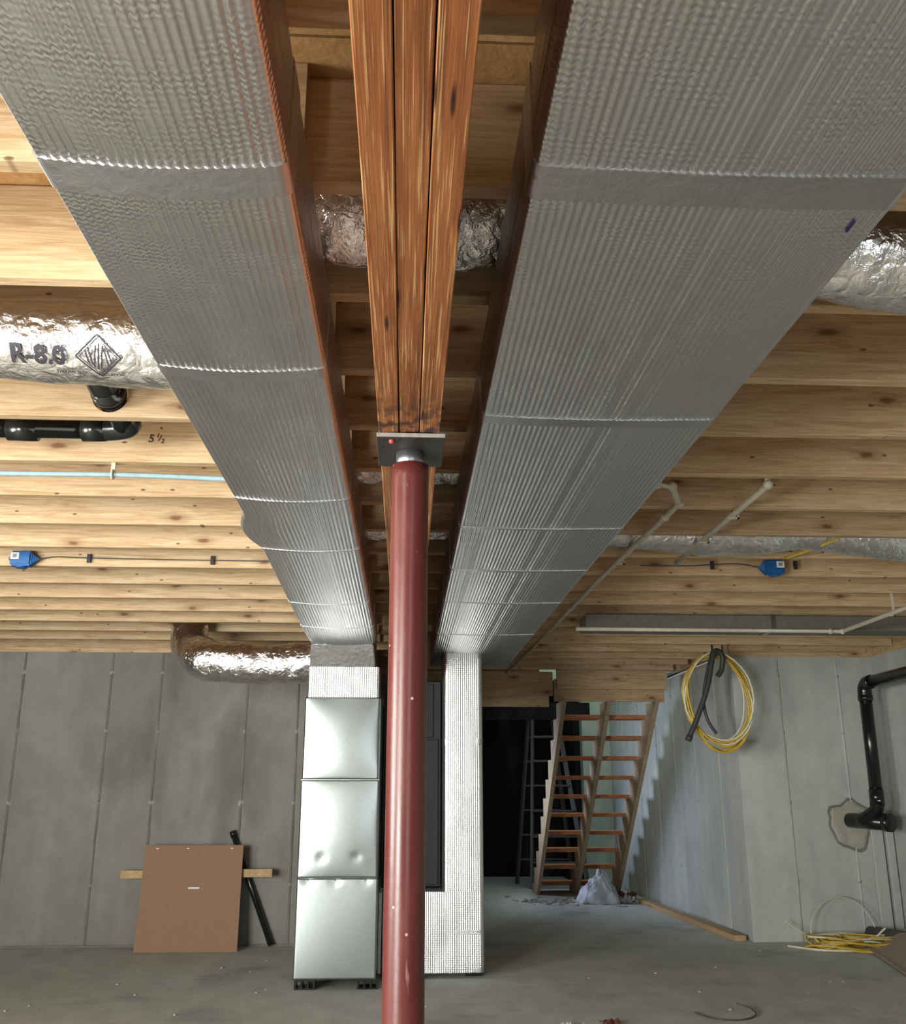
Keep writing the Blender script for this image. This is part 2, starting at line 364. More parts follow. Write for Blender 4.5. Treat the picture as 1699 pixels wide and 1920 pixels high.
bm = bmesh.new(); box(bm, -.50, 2.5, 13.2, 13.4, 0, 2.6); struct('wall_recess_back', bm, M['unlit_wall'])
bm = bmesh.new(); box(bm, 2.10, 2.17, 12.0, 13.2, 0, 2.41); struct('wall_recess_right', bm, M['unlit_wall'])

# ceiling: subfloor sheets and joists
ceil_bm = bmesh.new(); box(ceil_bm, -4.8, 4.0, -2.4, 8.95, 2.435, 2.46); box(ceil_bm, -.5, 1.40, 8.95, 13.4, 2.435, 2.46)
ceil = struct('ceiling', ceil_bm, M['subfloor'])
y = -2.24; r_ = 0
while y < 8.9:
    y1 = min(y+1.215, 8.95); x = -4.8 - (1.2 if r_ % 2 else 0)
    while x < 4.0:
        a, b = max(x, -4.8), min(x+2.435, 4.0)
        if b-a > .1: boxo('subfloor_panel', (a+.0015, b-.0015, y+.0015, y1-.0015, 2.4105, 2.4345), M['subfloor'], ceil)
        x += 2.44
    y += 1.219; r_ += 1
def joist_mesh(L_):
    bm = bmesh.new(); box(bm, -L_/2, L_/2, -TJ/2, TJ/2, 0, DJ-.001)
    bmesh.ops.bevel(bm, geom=[e for e in bm.edges if abs((e.verts[0].co-e.verts[1].co).x) > .1], offset=.003, segments=1, affect='EDGES')
    me = bpy.data.meshes.new('joist'); bm.to_mesh(me); bm.free(); me.materials.append(M['joist']); return me
jm = {}
def joist(x0, x1, yc, name='joist'):
    L_ = round(x1-x0, 3)
    if L_ not in jm: jm[L_] = joist_mesh(L_)
    o = bpy.data.objects.new(name, jm[L_]); COL.objects.link(o); o.location = ((x0+x1)/2, yc+TJ/2, ZJ+random.uniform(-.0015, .0015)); o.parent = ceil
    return o
YJ = lambda k: 1.075*(1.412+.378*k)-TJ          # camera-side face of joist k
joists = {}
for k in range(-8, 15):
    joists['l', k] = joist(-4.58, -.20, YJ(k)); joists['r', k] = joist(-.42, 3.79, YJ(k)+.0385)
for k in range(15, 29):
    y = YJ(k)+.0385
    if y < 8.85: joist(-.30, 2.57-.02*(k-15), y)
    else: joist(-.30, 1.30, y)
    if k == 15: joists['r', k] = None
for (a, b) in ((-4.6, -.30), (2.65, 3.79)): joist(a, b, 7.66, 'rim_joist')
# doubled header and the low landing boards at the head of the stairs
boxo('header_board', (1.42, 2.60, 8.93, 8.968, 2.175, 2.42), M['joist'], ceil)
boxo('header_board', (1.42, 2.47, 8.93, 8.968, 2.005, 2.1745), M['joist'], ceil)
boxo('header_board', (1.40, 2.445, 8.972, 9.01, 1.895, 2.10), M['joist'], ceil)
boxo('header_board', (-.30, 1.395, 9.02, 9.058, 1.95, 2.1735), M['joist'], ceil)
boxo('header_board', (-.30, 1.395, 9.30, 9.338, 1.87, 2.174), M['joist'], ceil)
boxo('header_board', (-.30, 2.10, 10.9, 10.96, 1.86, 2.05), M['unlit_wall'], ceil)
# hole bored through a joist for the drain pipe
def bore(o, c, r):
    bmc = bmesh.new(); bmesh.ops.create_cone(bmc, cap_ends=True, segments=24, radius1=r, radius2=r, depth=.3)
    bmesh.ops.transform(bmc, matrix=Matrix.Translation(c) @ Matrix.Rotation(PI/2, 4, 'X'), verts=bmc.verts)
    me = bpy.data.meshes.new('cut'); bmc.to_mesh(me); bmc.free(); cut = bpy.data.objects.new('cut', me); COL.objects.link(cut)
    md = o.modifiers.new('hole', 'BOOLEAN'); md.object = cut; md.solver = 'EXACT'
    bpy.context.view_layer.update()
    dg = bpy.context.evaluated_depsgraph_get(); nm = bpy.data.meshes.new_from_object(o.evaluated_get(dg)); o.modifiers.clear(); o.data = nm
    bpy.data.objects.remove(cut)
HX, HZ = -.905, 2.243
bore(joists['l', 3], (HX, YJ(3)+.02, HZ), .054)

# ------------------------------------------------------------------ beam and column
beam = thing('laminated_beam', 'dropped reddish laminated wood beam of three plies running over the red column', 'beam', (0, 0, 1.822))
xe = (-.0645, -.0210, .0215, .0655)
for i in range(3):
    bm = bmesh.new(); a, b = xe[i]+.0006, xe[i+1]-.0012; z0 = 1.822+(0, .0012, .0004)[i]; yy = [-2.24+.06*j for j in range(186)]
    rows = []
    for y in yy:
        e = .0010*noise.noise(Vector((i*7, y*1.3, 0)))
        rows.append([bm.verts.new(p) for p in ((a+e, y, 2.174), (a+e, y, z0+.0015), (a+e+.0015, y, z0), (b+e-.0015, y, z0), (b+e, y, z0+.0015), (b+e, y, 2.174))])
    for A, B in zip(rows, rows[1:]):
        for k in range(6):
            f = bm.faces.new((A[k], A[(k+1) % 6], B[(k+1) % 6], B[k])); f.material_index = 1 if k in (0, 4) else 0
    bm.faces.new(rows[0]); bm.faces.new(rows[-1][::-1])
    link('beam_ply', bm, [M['lvl_edge'], M['lvl_side']], beam)

CX, CY = .0035, 1.975
colm = thing('steel_column', 'dark red painted round steel column with square cap plate under the wooden beam', 'column', (CX, CY, 0))
bm = bmesh.new(); n = 60
tube(bm, [(CX, CY, .0+1.782*i/n) for i in range(n+1)], .0405, 48)
link('column_shaft', bm, M['primer'], colm, True)
cyl('collar', (CX, CY, 1.775), (CX, CY, 1.812), .031, M['collar'], colm, 32)
bm = bmesh.new(); box(bm, -.0685, .0755, 1.872, 2.062, 1.8115, 1.8205); bmesh.ops.bevel(bm, geom=bm.edges[:], offset=.0012, segments=1, affect='EDGES')
cap = link('cap_plate', bm, M['steel'], colm)
boxo('plate_edge', (-.0688, .0758, 1.8705, 1.8722, 1.8120, 1.8205), M['bright_steel'], cap)
for (px, py) in ((-.055, 1.885), (-.02, 1.882), (.014, 1.882), (.038, 1.886), (.058, 1.888), (-.056, 1.93), (.058, 1.94)):
    bm = bmesh.new(); bmesh.ops.create_cone(bm, cap_ends=True, segments=12, radius1=.0032, radius2=.0032, depth=.001); bmesh.ops.translate(bm, vec=(px, py, 1.8112), verts=bm.verts); link('plate_hole', bm, M['black'], cap)
bm = bmesh.new(); bmesh.ops.create_uvsphere(bm, u_segments=12, v_segments=8, radius=.0062); bmesh.ops.translate(bm, vec=(-.037, 1.890, 1.809), verts=bm.verts); link('red_screw', bm, M['red_screw'], cap, True)
boxo('base_plate', (CX-.09, CX+.09, CY-.09, CY+.09, 0, .01), M['steel'], colm)

# ------------------------------------------------------------------ insulated duct trunks
def rib_profile(w0, w1, z0, z1, rad, pitch=.0135, amp=.0026, sag=.010, seed=0):
    """closed cross-section (u, v) of a foil-wrapped duct: flat box with rounded corners, ribbed skin"""
    pts = []; step = pitch/4
    def side(p, q, nx, nz):
        L_ = math.dist(p, q); m_ = max(2, int(L_/step))
        for i in range(m_): t = i/m_; pts.append((p[0]+(q[0]-p[0])*t, p[1]+(q[1]-p[1])*t, nx, nz))
    def corner(cx, cz, a0):
        for i in range(6):
            a = a0+PI/2*i/6; pts.append((cx+rad*math.cos(a), cz+rad*math.sin(a), math.cos(a), math.sin(a)))
    side((w0, z1-rad), (w0, z0+rad), -1, 0); corner(w0+rad, z0+rad, PI)
    side((w0+rad, z0), (w1-rad, z0), 0, -1); corner(w1-rad, z0+rad, 1.5*PI)
    side((w1, z0+rad), (w1, z1-rad), 1, 0); corner(w1-rad, z1-rad, 0)
    pts += [(w1-rad, z1, 0, 1), ((w0+w1)/2, z1, 0, 1), (w0+rad, z1, 0, 1)]
    out = []; s_ = 0; prev = pts[0]
    for p in pts:
        s_ += math.dist(p[:2], prev[:2]); prev = p
        top = p[3] > .5
        h = 0 if top else amp*(abs(math.sin(PI*s_/pitch))-.6)*(1+.9*noise.noise(Vector((s_*37, seed, 0))))
        if p[3] < -.9: h += sag*math.sin(PI*(p[0]-w0)/(w1-w0))
        out.append((p[0], p[1], p[2], p[3], h))
    return out
def extrude_profile(name, prof, s0, s1, mat, parent, axis='y', step=.045, wob=.0008, extra=0, wobfreq=7, flat=False, ends=True, seed=0, skew=None):
    bm = bmesh.new(); n = max(2, int(abs(s1-s0)/step)); rows = []
    for i in range(n+1):
        s_ = s0+(s1-s0)*i/n; row = []
        for (a, b, na, nb, h) in prof:
            hh = (extra if flat == False else extra) + (0 if flat else h)
            if flat and nb < -.9: hh += h if abs(h) > .004 else 0
            q = noise.noise(Vector((a*wobfreq+seed, b*wobfreq, s_*wobfreq)))*wob + (noise.noise(Vector((a*40, b*40+seed, s_*30)))*wob*.5 if step < .02 else 0)
            if nb > .5: hh = 0; q = 0
            aa = a+na*(hh+q); bb = b+nb*(hh+q)
            if skew: aa += skew(s_, a)
            row.append(bm.verts.new((aa, s_, bb) if axis == 'y' else (aa, bb, s_)))
        rows.append(row)
    m_ = len(prof)
    for A, B in zip(rows, rows[1:]):
        for k in range(m_): bm.faces.new((A[k], A[(k+1) % m_], B[(k+1) % m_], B[k]))
    if ends:
        bm.faces.new([bm.verts.new(v.co) for v in rows[0]]); bm.faces.new([bm.verts.new(v.co) for v in rows[-1][::-1]])
    return link(name, bm, mat, parent, True)
def trunk(root, prof, y0, y1, bands, skew=None, seed=0):
    cuts = [y0]+[b for b, w_ in bands]+[y1]
    for a, b in zip(cuts, cuts[1:]): extrude_profile('insulation_wrap', prof, a, b-.0004, M['foil'], root, seed=seed, skew=skew)
    for b, w_ in bands:
        bm_prof = [(p[0], p[1], p[2], p[3], p[4] if p[3] < -.9 else 0) for p in prof[::2]]
        sk = (lambda s_, a, c=b: (skew(s_, a) if skew else 0))
        o = extrude_profile('seam_tape', bm_prof, b-w_*.35, b+w_*.65, M['tape'], root, step=.03, wob=.0010, extra=.0024, wobfreq=11, seed=seed+b, skew=sk)
ductL = thing('supply_duct', 'long foil-wrapped rectangular supply duct left of the wooden beam', 'duct', (-.36, 0, 1.97))
profL = rib_profile(-.545, -.182, 1.972, 2.165, .012, sag=.012, seed=1)
def skL(s_, a):
    k = (a+.182)/(-.363)
    sh = 0
    if s_ > 3.3: sh = -.05*min(1, (s_-3.3)/2.2)*k
    if 3.05 < s_ < 3.5: sh += -.040*math.sin(PI*(s_-3.05)/.45)*max(0, k-.6)/.4
    return sh
trunk(ductL, profL, -2.2, 5.90, [(1.215, .075), (1.90, .052), (2.845, .016), (3.49, .022), (4.56, .02), (5.27, .02)], skL, 1)
ductR = thing('return_duct', 'wide foil-wrapped rectangular return duct right of the wooden beam', 'duct', (.46, 0, 1.97))
profR = rib_profile(.176, .752, 1.972, 2.165, .012, sag=.006, seed=5)
trunk(ductR, profR, -2.2, 7.0, [(1.20, .080), (2.15, .050), (3.15, .018), (3.81, .030), (4.52, .024), (5.50, .022)], None, 5)
# smaller marks on the wrap: purple pen dash
o = boxo('pen_mark', (.703, .707, 1.285, 1.315, 1.9685, 1.9708), plain('purple_ink', (.04, .01, .12), .6), ductR)
# drop of the return duct and its boot
drop_p = [(a, b, na, nb, h) for (a, b, na, nb, h) in rib_profile(.252, .503, 6.30, 6.80, .022, sag=.004, seed=3)]
extrude_profile('return_drop', drop_p, 1.40, 1.968, M['foil_lit'], ductR, axis='z', step=.04, seed=3)
extrude_profile('return_drop', drop_p, .49, 1.399, M['foil_lit'], ductR, axis='z', step=.04, seed=4)
tp = [(p[0], p[1], p[2], p[3], 0) for p in drop_p[::2]]
extrude_profile('seam_tape', tp, 1.935, 1.963, M['tape'], ductR, axis='z', step=.012, extra=.003, seed=6)
extrude_profile('seam_tape', tp, 1.375, 1.415, M['tape'], ductR, axis='z', step=.012, extra=.002, wob=.003, seed=7)
boot_p = rib_profile(-.124, .503, 6.30, 6.80, .022, sag=.004, seed=9)
extrude_profile('return_boot', boot_p, .03, .489, M['foil_lit'], ductR, axis='z', step=.04, wob=.003, seed=9)
tp = [(p[0], p[1], p[2], p[3], 0) for p in boot_p[::2]]
extrude_profile('seam_tape', tp, .03, .062, M['tape'], ductR, axis='z', step=.012, extra=.002, seed=10)
extrude_profile('seam_tape', tp, .245, .27, M['foil_lit'], ductR, axis='z', step=.012, extra=.002, seed=11)
for (a, b) in ((-.06, 6.4), (.44, 6.4), (-.06, 6.7), (.44, 6.7)): boxo('support_block', (a-.05, a+.05, b-.04, b+.04, 0, .028), M['abs'], ductR)

# plenum above the galvanized cabinet belongs to the supply duct
pl = rib_profile(-.607, -.165, 5.985, 6.50, .012, sag=.002, seed=12)
extrude_profile('plenum_wrap', pl, 1.648, 1.835, M['foil_lit'], ductL, axis='z', step=.03, seed=12)
bm = bmesh.new()
lo = [bm.verts.new(p) for p in ((-.600, 5.975, 1.836), (-.192, 5.975, 1.836), (-.192, 6.45, 1.836), (-.600, 6.45, 1.836))]
hi = [bm.verts.new(p) for p in ((-.592, 5.902, 1.966), (-.205, 5.902, 1.966), (-.205, 6.45, 2.150), (-.592, 6.45, 2.150))]
for k in range(4): bm.faces.new((lo[k], lo[(k+1) % 4], hi[(k+1) % 4], hi[k]))
bm.faces.new(lo[::-1]); bm.faces.new(hi); bmesh.ops.bevel(bm, geom=bm.edges[:], offset=.006, segments=2, affect='EDGES')
link('duct_transition', bm, M['tape'], ductL, False)

# ------------------------------------------------------------------ galvanized cabinet, furnace
cab = thing('galvanized_plenum', 'tall grey galvanized sheet metal plenum on black blocks under the left duct', 'plenum', (-.39, 6.25, 0))
def pillow(name, x0, x1, z0, z1, y, amp, dim=(), nx=44, nz=60):
    bm = bmesh.new(); g = []
    for j in range(nz+1):
        row = []
        for i in range(nx+1):
            u = i/nx; v = j/nz; x = x0+(x1-x0)*u; z = z0+(z1-z0)*v
            e = (4*u*(1-u))**.75*(4*v*(1-v))**.75
            h = amp*e + .0012*noise.noise(Vector((x*3, 0, z*3)))*4*u*(1-u)
            for (dx, dz, dr, da) in dim: h += da*math.exp(-((x-dx)**2+(z-dz)**2)/dr**2)
            row.append(bm.verts.new((x, y-h, z)))
        g.append(row)
    for j in range(nz):
        for i in range(nx): bm.faces.new((g[j][i], g[j][i+1], g[j+1][i+1], g[j+1][i]))
    # returns round the edges
    yb = y+.02
    for line in ([g[j][0] for j in range(nz+1)], [g[j][nx] for j in range(nz+1)], g[0], g[nz]):
        back = [bm.verts.new((v.co.x, yb, v.co.z)) for v in line]
        for a in range(len(line)-1): bm.faces.new((line[a], line[a+1], back[a+1], back[a]))
    return link(name, bm, M['galv'], cab, True)
YC = 5.985
pillow('front_panel', -.618, -.158, 1.158, 1.648, YC, .0145)
pillow('front_panel', -.622, -.153, .60, 1.154, YC, .0125, [(-.486, .712, .03, -.003), (-.278, .716, .03, -.003)], nz=70)
pillow('front_panel', -.622, -.148, .052, .597, YC, .003, [(-.56, .59, .03, -.004), (-.40, .59, .03, -.004), (-.22, .59, .03, -.004)], nz=50)
for (sx, sz) in ((-.486, .712), (-.278, .716), (-.56, .585), (-.40, .585), (-.22, .585)):
    bm = bmesh.new(); bmesh.ops.create_cone(bm, cap_ends=True, segments=8, radius1=.004, radius2=.0025, depth=.004); bmesh.ops.rotate(bm, matrix=Matrix.Rotation(PI/2, 3, 'X'), verts=bm.verts); bmesh.ops.translate(bm, vec=(sx, YC-.009, sz), verts=bm.verts); link('screw', bm, M['collar'], cab)
boxo('cabinet_body', (-.620, -.150, YC+.018, 6.55, .052, 1.645), M['galv'], cab, .004)
boxo('seam_strip', (-.623, -.152, YC-.006, YC+.02, 1.153, 1.158), M['galv'], cab)
for (a, b) in ((-.615, 5.99), (-.255, 5.99), (-.615, 6.42), (-.255, 6.42)):
    bm = bmesh.new(); box(bm, a, a+.12, b, b+.11, .0, .008); box(bm, a, a+.12, b, b+.11, .044, .052)
    for q in (0, .036, .072, .108): box(bm, a+q, a+q+.012, b+.002, b+.108, .008, .044)
    link('support_block', bm, M['abs'], cab)

furn = thing('furnace', 'black furnace cabinet standing between the galvanized plenum and the foil return drop', 'furnace', (.06, 6.9, 0))
boxo('cabinet', (-.145, .243, 6.56, 7.25, .495, 1.81), M['black'], furn, .004)  # made taller, its black upper part stands in for the dark void above
boxo('door_panel', (-.130, .225, 6.545, 6.56, .51, 1.42), M['black'], furn, .003)
boxo('door_panel', (-.130, .190, 6.545, 6.56, 1.435, 1.79), M['black'], furn, .003)  # added black panel where there is only the dark void
boxo('base_pan', (-.145, .243, 6.82, 7.25, 0, .494), M['black'], furn)
boxo('white_side_panel', (-.146, -.128, 6.26, 6.56, .035, .490), M['white_paint'], furn)

# ------------------------------------------------------------------ flexible ducts
def flex(name, pts, r, label, n=30, seg=44, amp=.010, group=None, endsn=True, seed=0, sleeve=True):
    root = thing(name, label, 'flex duct', pts[0], group)
    def d(p, a, t):
        q = Vector((p.x*7+seed, p.y*7, p.z*7)); e = noise.noise(q)*amp + noise.noise(q*3.1)*amp*.55
        rid = 1-abs(noise.noise(Vector((p.x*16+seed, math.cos(a)*2.0, math.sin(a)*2.0+p.x*6))))*2
        return e + rid*amp*.35
    o = tubeo('foil_sleeve', pts, r, M['flexfoil'], root, seg, n, d)
    return root, d
fb, fbd = flex('flexible_duct', [(-2.6, 2.125, 2.165), (-1.9, 2.125, 2.155), (-1.3, 2.12, 2.152), (-.95, 2.12, 2.140), (-.70, 2.12, 2.128), (-.555, 2.12, 2.118)], .096, 'silver insulated flexible duct lettered R-8.0 hanging beside the left duct', seed=2, amp=.007)
flex('flexible_duct', [(-.40, 1.80, 2.30), (0, 1.80, 2.295), (.45, 1.80, 2.30), (.78, 1.79, 2.285), (1.0, 1.77, 2.21), (1.4, 1.76, 2.17), (2.0, 1.76, 2.18), (3.7, 1.76, 2.2)], .108, 'silver insulated flexible duct crossing above the beam to the upper right corner', seed=11)
flex('flexible_duct', [(-.42, 3.34, 2.32), (-.1, 3.34, 2.315), (.1, 3.34, 2.315), (.45, 3.34, 2.32)], .115, 'crumpled silver flexible duct above the beam just behind the column top', n=24, seed=21, amp=.018)
flex('flexible_duct', [(-.42, 4.17, 2.31), (0, 4.17, 2.30), (.5, 4.17, 2.30), (.85, 4.17, 2.285), (1.15, 4.17, 2.265), (1.5, 4.17, 2.245), (1.85, 4.17, 2.275), (2.3, 4.17, 2.235), (3.1, 4.17, 2.24), (3.7, 4.17, 2.25)], .108, 'grey foil flexible duct sagging between joists left of the right blue box', seed=31)
flex('flexible_duct', [(-.60, 6.25, 1.90), (-.78, 6.25, 1.885), (-1.10, 6.26, 1.89), (-1.33, 6.30, 1.925), (-1.47, 6.52, 2.03), (-1.50, 6.62, 2.17), (-1.50, 6.64, 2.30)], (lambda t: .128-.02*max(0, t-.5)), 'bright crinkled foil flexible duct from the left plenum along the back wall', n=22, seed=41, amp=.012)

# lettering printed on the left flexible duct, wrapped on its skin
def text_mesh(s, size, thick=0.0, bold=0):
    cu = bpy.data.curves.new('lettering', 'FONT'); cu.body = s; cu.size = size; cu.align_x = 'CENTER'; cu.align_y = 'CENTER'; cu.offset = bold; cu.resolution_u = 3; cu.extrude = thick
    o = bpy.data.objects.new('lettering', cu); COL.objects.link(o); bpy.context.view_layer.update()
    me = bpy.data.meshes.new_from_object(o.evaluated_get(bpy.context.evaluated_depsgraph_get())); bpy.data.objects.remove(o); bpy.data.curves.remove(cu)
    return me
def on_flex(s, x, ang, size, bold=0, name='printed_lettering', bmx=None):
    """wrap on the tube: ang measured from straight down towards the camera side"""
    bm = bmesh.new()
    if bmx: bmx(bm)
    else: me = text_mesh(s, size, 0, bold); bm.from_mesh(me); bpy.data.meshes.remove(me)
    bmesh.ops.subdivide_edges(bm, edges=[e for e in bm.edges if e.calc_length() > .008], cuts=3)
    bmesh.ops.triangulate(bm, faces=bm.faces[:])
    for v in bm.verts:
        px = x+v.co.x; a = ang+v.co.y/.096
        cz = 2.144 if px < -1.1 else 2.146-.020*min(1, (px+1.1)/.5); cy = 2.12
        dr = Vector((0, -math.sin(a), -math.cos(a))); base = Vector((px, cy, cz))
        # highest point of the crinkled skin along this ray
        v.co = base+dr*.1045
    return link(name, bm, M['ink'], fb)
on_flex('R-8.0', -.862, .80, .060, .0016)
def diamond(bm):
    def line(a, b, w_=.0035):
        a = Vector((*a, 0)); b = Vector((*b, 0)); d = (b-a).normalized(); s = Vector((-d.y, d.x, 0))*w_/2
        vs = [bm.verts.new(p) for p in (a-s, b-s, b+s, a+s)]; bm.faces.new(vs)
    W, Hh = .052, .048
    P = [(0, -Hh), (W, 0), (0, Hh), (-W, 0)]
    for i in range(4): line(P[i], P[(i+1) % 4], .004)
    Q = [(x*.84, y*.84) for x, y in P]
    for i in range(4): line(Q[i], Q[(i+1) % 4], .002)
    for x0, x1 in ((-.030, -.022), (-.022, -.014), (-.012, -.004), (-.004, .004), (.004, .012), (.014, .022), (.022, .030)):
        up = 1 if int((x0+.05)*500) % 2 else -1
        h = (1-abs((x0+x1)/2)/W)*Hh*.62
        line((x0, -h*up), (x1, h*up), .004)
on_flex('', -.722, .84, .05, name='printed_emblem', bmx=diamond)
on_flex('THERMAL FLEX', -.790, .42, .0105, .0003); on_flex('INSULATION', -.700, .40, .0105, .0003)
on_flex('CE', -1.005, .84, .020, .0005); on_flex('R', -.984, .93, .012, .0005)

# ------------------------------------------------------------------ drain pipe among the left joists
dp = thing('drain_pipe', 'black plastic drain pipe passing through bored joists near the left foil duct', 'pipe', (HX, 2.7, HZ))
cyl('pipe_run', (HX, 2.645, HZ), (HX+.01, 2.84, HZ-.035), .040, M['abs'], dp, 28)
tubeo('elbow', [(HX, 2.70, HZ), (HX-.003, 2.665, HZ+.006), (HX-.012, 2.630, HZ+.030), (HX-.02, 2.615, HZ+.065)], .047, M['abs'], dp, 28, 6)
cyl('hub', (HX, 2.664, HZ+.004), (HX, 2.697, HZ), .0505, M['abs'], dp, 28)
cyl('hub', (HX-.012, 2.640, HZ+.020), (HX-.018, 2.615, HZ+.060), .0505, M['abs'], dp, 28)
cyl('pipe_run', (-1.00, 2.600, HZ+.075), (-.74, 2.604, HZ+.072), .026, M['abs'], dp, 20)
cyl('pipe_run', (-4.5, 2.855, 2.188), (-.985, 2.855, 2.193), .030, M['abs'], dp, 24)
cyl('hub', (-1.26, 2.855, 2.188), (-1.17, 2.855, 2.188), .036, M['abs'], dp, 24)
cyl('hub', (-1.03, 2.855, 2.190), (-.96, 2.855, 2.192), .037, M['abs'], dp, 24)
tubeo('elbow', [(-.98, 2.855, 2.192), (-.92, 2.853, 2.196), (-.88, 2.835, 2.203), (HX+.01, 2.80, HZ-.025)], .036, M['abs'], dp, 24, 6)
for (dx, dz, a) in ((-.030, .010, -60), (.024, .018, 28), (.004, -.012, 18)):
    bm = bmesh.new(); box(bm, -.020, .020, -.0012, .0012, -.0035, .0035); bmesh.ops.transform(bm, matrix=Matrix.Translation((HX+dx, 2.6125, HZ+.010+dz)) @ Matrix.Rotation(math.radians(-a), 4, 'Y'), verts=bm.verts); link('white_print', bm, M['label'], dp)

# blue water line under the left joists with its clip
px_ = thing('water_line', 'thin pale blue tubing clipped below a joist at left', 'tube', (-1.5, 3.12, 2.13))
tubeo('tubing', [(-4.5, 3.10, 2.130), (-2.5, 3.11, 2.128), (-1.4, 3.12, 2.130), (-1.0, 3.122, 2.132), (-.75, 3.12, 2.126), (-.56, 3.12, 2.120)], .009, M['pex'], px_, 10, 8)
bm = bmesh.new(); tube(bm, [(-1.01, 3.122+.015*math.cos(a), 2.132+.015*math.sin(a)) for a in [PI*2*i/10 for i in range(10)]], .004, 6, closed=True); box(bm, -1.017, -1.003, 3.118, 3.128, 2.145, 2.174); link('clip', bm, M['cream'], px_)

# hand written dimension on a joist face
fr = thing('pencil_note', 'handwritten 5 1/2 inch dimension on a bright joist near the left duct', 'note', (-.866, YJ(4)-.001, 2.258))
for s, dx, dz, sz in (('5', -.020, 0, .042), ('1', .002, .012, .024), ('/', .009, .002, .032), ('2', .019, -.008, .024), ('"', .009, .032, .028)):
    me = text_mesh(s, sz, .0002, .0003); o = bpy.data.objects.new('handwriting', me); me.materials.append(M['pencil']); COL.objects.link(o); o.parent = fr
    o.location = (dx, 0, dz); o.rotation_euler = (PI/2, .15, 0)

# ------------------------------------------------------------------ ceiling boxes and their cables
def ceiling_box(x, flip, label):
    y1 = YJ(8)-.0005; z = 2.203
    t = thing('junction_box', label, 'electrical box', (x, y1, z), 'blue electrical boxes on joists')
    bm = bmesh.new(); box(bm, x-.052, x+.052, y1-.055, y1, z-.038, z+.038); bmesh.ops.bevel(bm, geom=bm.edges[:], offset=.008, segments=2, affect='EDGES'); bb = link('box_body', bm, M['blue'], t)
    bm = bmesh.new(); n = 20
    tube(bm, [(x, y1-.030, z-.040), (x, y1-.030, z-.046)], .028, 20); link('cover_ring', bm, M['blue'], t)
    boxo('printed_label', (x-.028*flip-.020, x-.028*flip+.020, y1-.0562, y1-.055, z-.006, z+.028), M['label'], bb)
    boxo('label_print', (x-.028*flip-.010, x-.028*flip+.010, y1-.0568, y1-.0562, z+.002, z+.020), plain('grey_print', (.3, .3, .33), .6), bb)
    bm = bmesh.new(); vs = [bm.verts.new(p) for p in ((x+.050*flip, y1-.045, z+.024), (x+.050*flip, y1-.045, z-.026), (x+.086*flip, y1-.030, z), (x+.050*flip, y1-.005, z+.024), (x+.050*flip, y1-.005, z-.026))]
    for f in ((0, 1, 2), (3, 2, 4), (0, 2, 3), (1, 4, 2), (0, 3, 4, 1)): bm.faces.new([vs[i] for i in f])
    link('knockout', bm, M['blue'], t)
    boxo('mounting_ear', (x-.062, x-.050, y1-.04, y1, z-.008, z+.008), M['blue'], t)
    return t
ceiling_box(-1.92, 1, 'blue plastic electrical box on a joist left of the left duct')
ceiling_box(1.895, -1, 'blue plastic electrical box on a joist under the right side ceiling')
def cable(pts, label, r=.0045, mat='pale_cable', staples=()):
    t = thing('electrical_cable', label, 'cable', pts[0])
    tubeo('cable_run', pts, r, M[mat], t, 8, 8)
    for s in staples: boxo('staple', (s[0]-.009, s[0]+.009, s[1]-.010, s[1]+.001, s[2]-.022, s[2]+.022), M['ink'], t)
yk = YJ(8)-.006
cable([(-1.84, yk-.02, 2.205), (-1.76, yk, 2.222), (-1.62, yk, 2.218), (-1.2, yk, 2.214), (-.8, yk, 2.212), (-.50, yk, 2.212)], 'thin cable stapled along the joist from the left blue box', .003, 'grey_pipe', ((-1.60, yk, 2.215), (-.985, yk, 2.212)))
cable([(1.81, yk-.02, 2.205), (1.72, yk, 2.225), (1.60, yk, 2.222), (1.45, yk, 2.212), (1.2, yk, 2.212)], 'thin cable stapled along the joist from the right blue box', .003, 'grey_pipe', ((1.58, yk, 2.216), (2.02, yk, 2.222)))
cable([(1.88, 4.30, 2.30), (1.94, 4.02, 2.19), (1.83, 3.995-.03+.36, 2.168), (1.80, YJ(7)+.0, 2.168)], 'short yellow cable looping below the sagging right flexible duct', .006, 'yellow')

# white pipes slung below the right joists
def pvc(label, pts, clips=(), elbows=()):
    t = thing('plastic_pipe', label, 'pipe', pts[0])
    tubeo('pipe_run', pts, .0125, M['cream'], t, 12)
    for p in elbows:
        bm = bmesh.new(); bmesh.ops.create_uvsphere(bm, u_segments=12, v_segments=8, radius=.0185); bmesh.ops.translate(bm, vec=p, verts=bm.verts); link('elbow', bm, M['cream'], t, True)
    for c in clips:
        bm = bmesh.new(); box(bm, c[0]-.022, c[0]+.022, c[1]-.008, c[1]+.008, c[2]-.018, c[2]-.012); box(bm, c[0]+.014, c[0]+.022, c[1]-.008, c[1]+.008, c[2]-.018, 2.174); link('clip', bm, M['cream'], t)
    return t
pvc('cream plastic pipe below the right joists with an upturned elbow at its near end', [(1.30, 3.20, 2.30), (1.30, 3.20, 2.158), (1.30, 3.6, 2.155), (1.303, 4.42, 2.152)], ((1.30, 3.58, 2.155), (1.30, 3.97, 2.155)), ((1.30, 3.20, 2.158),))
pvc('cream plastic pipe with an offset elbow running back beside the right duct', [(.90, 3.22, 2.30), (.90, 3.22, 2.160), (.96, 3.24, 2.158), (1.035, 3.42, 2.150), (1.03, 3.60, 2.148), (1.0, 4.8, 2.150), (.985, 6.4, 2.150), (.945, 8.95, 2.150)], ((1.015, 4.37, 2.149), (.99, 5.59, 2.150)), ((.90, 3.22, 2.160), (.96, 3.24, 2.158), (1.035, 3.42, 2.150), (1.03, 3.60, 2.148)))
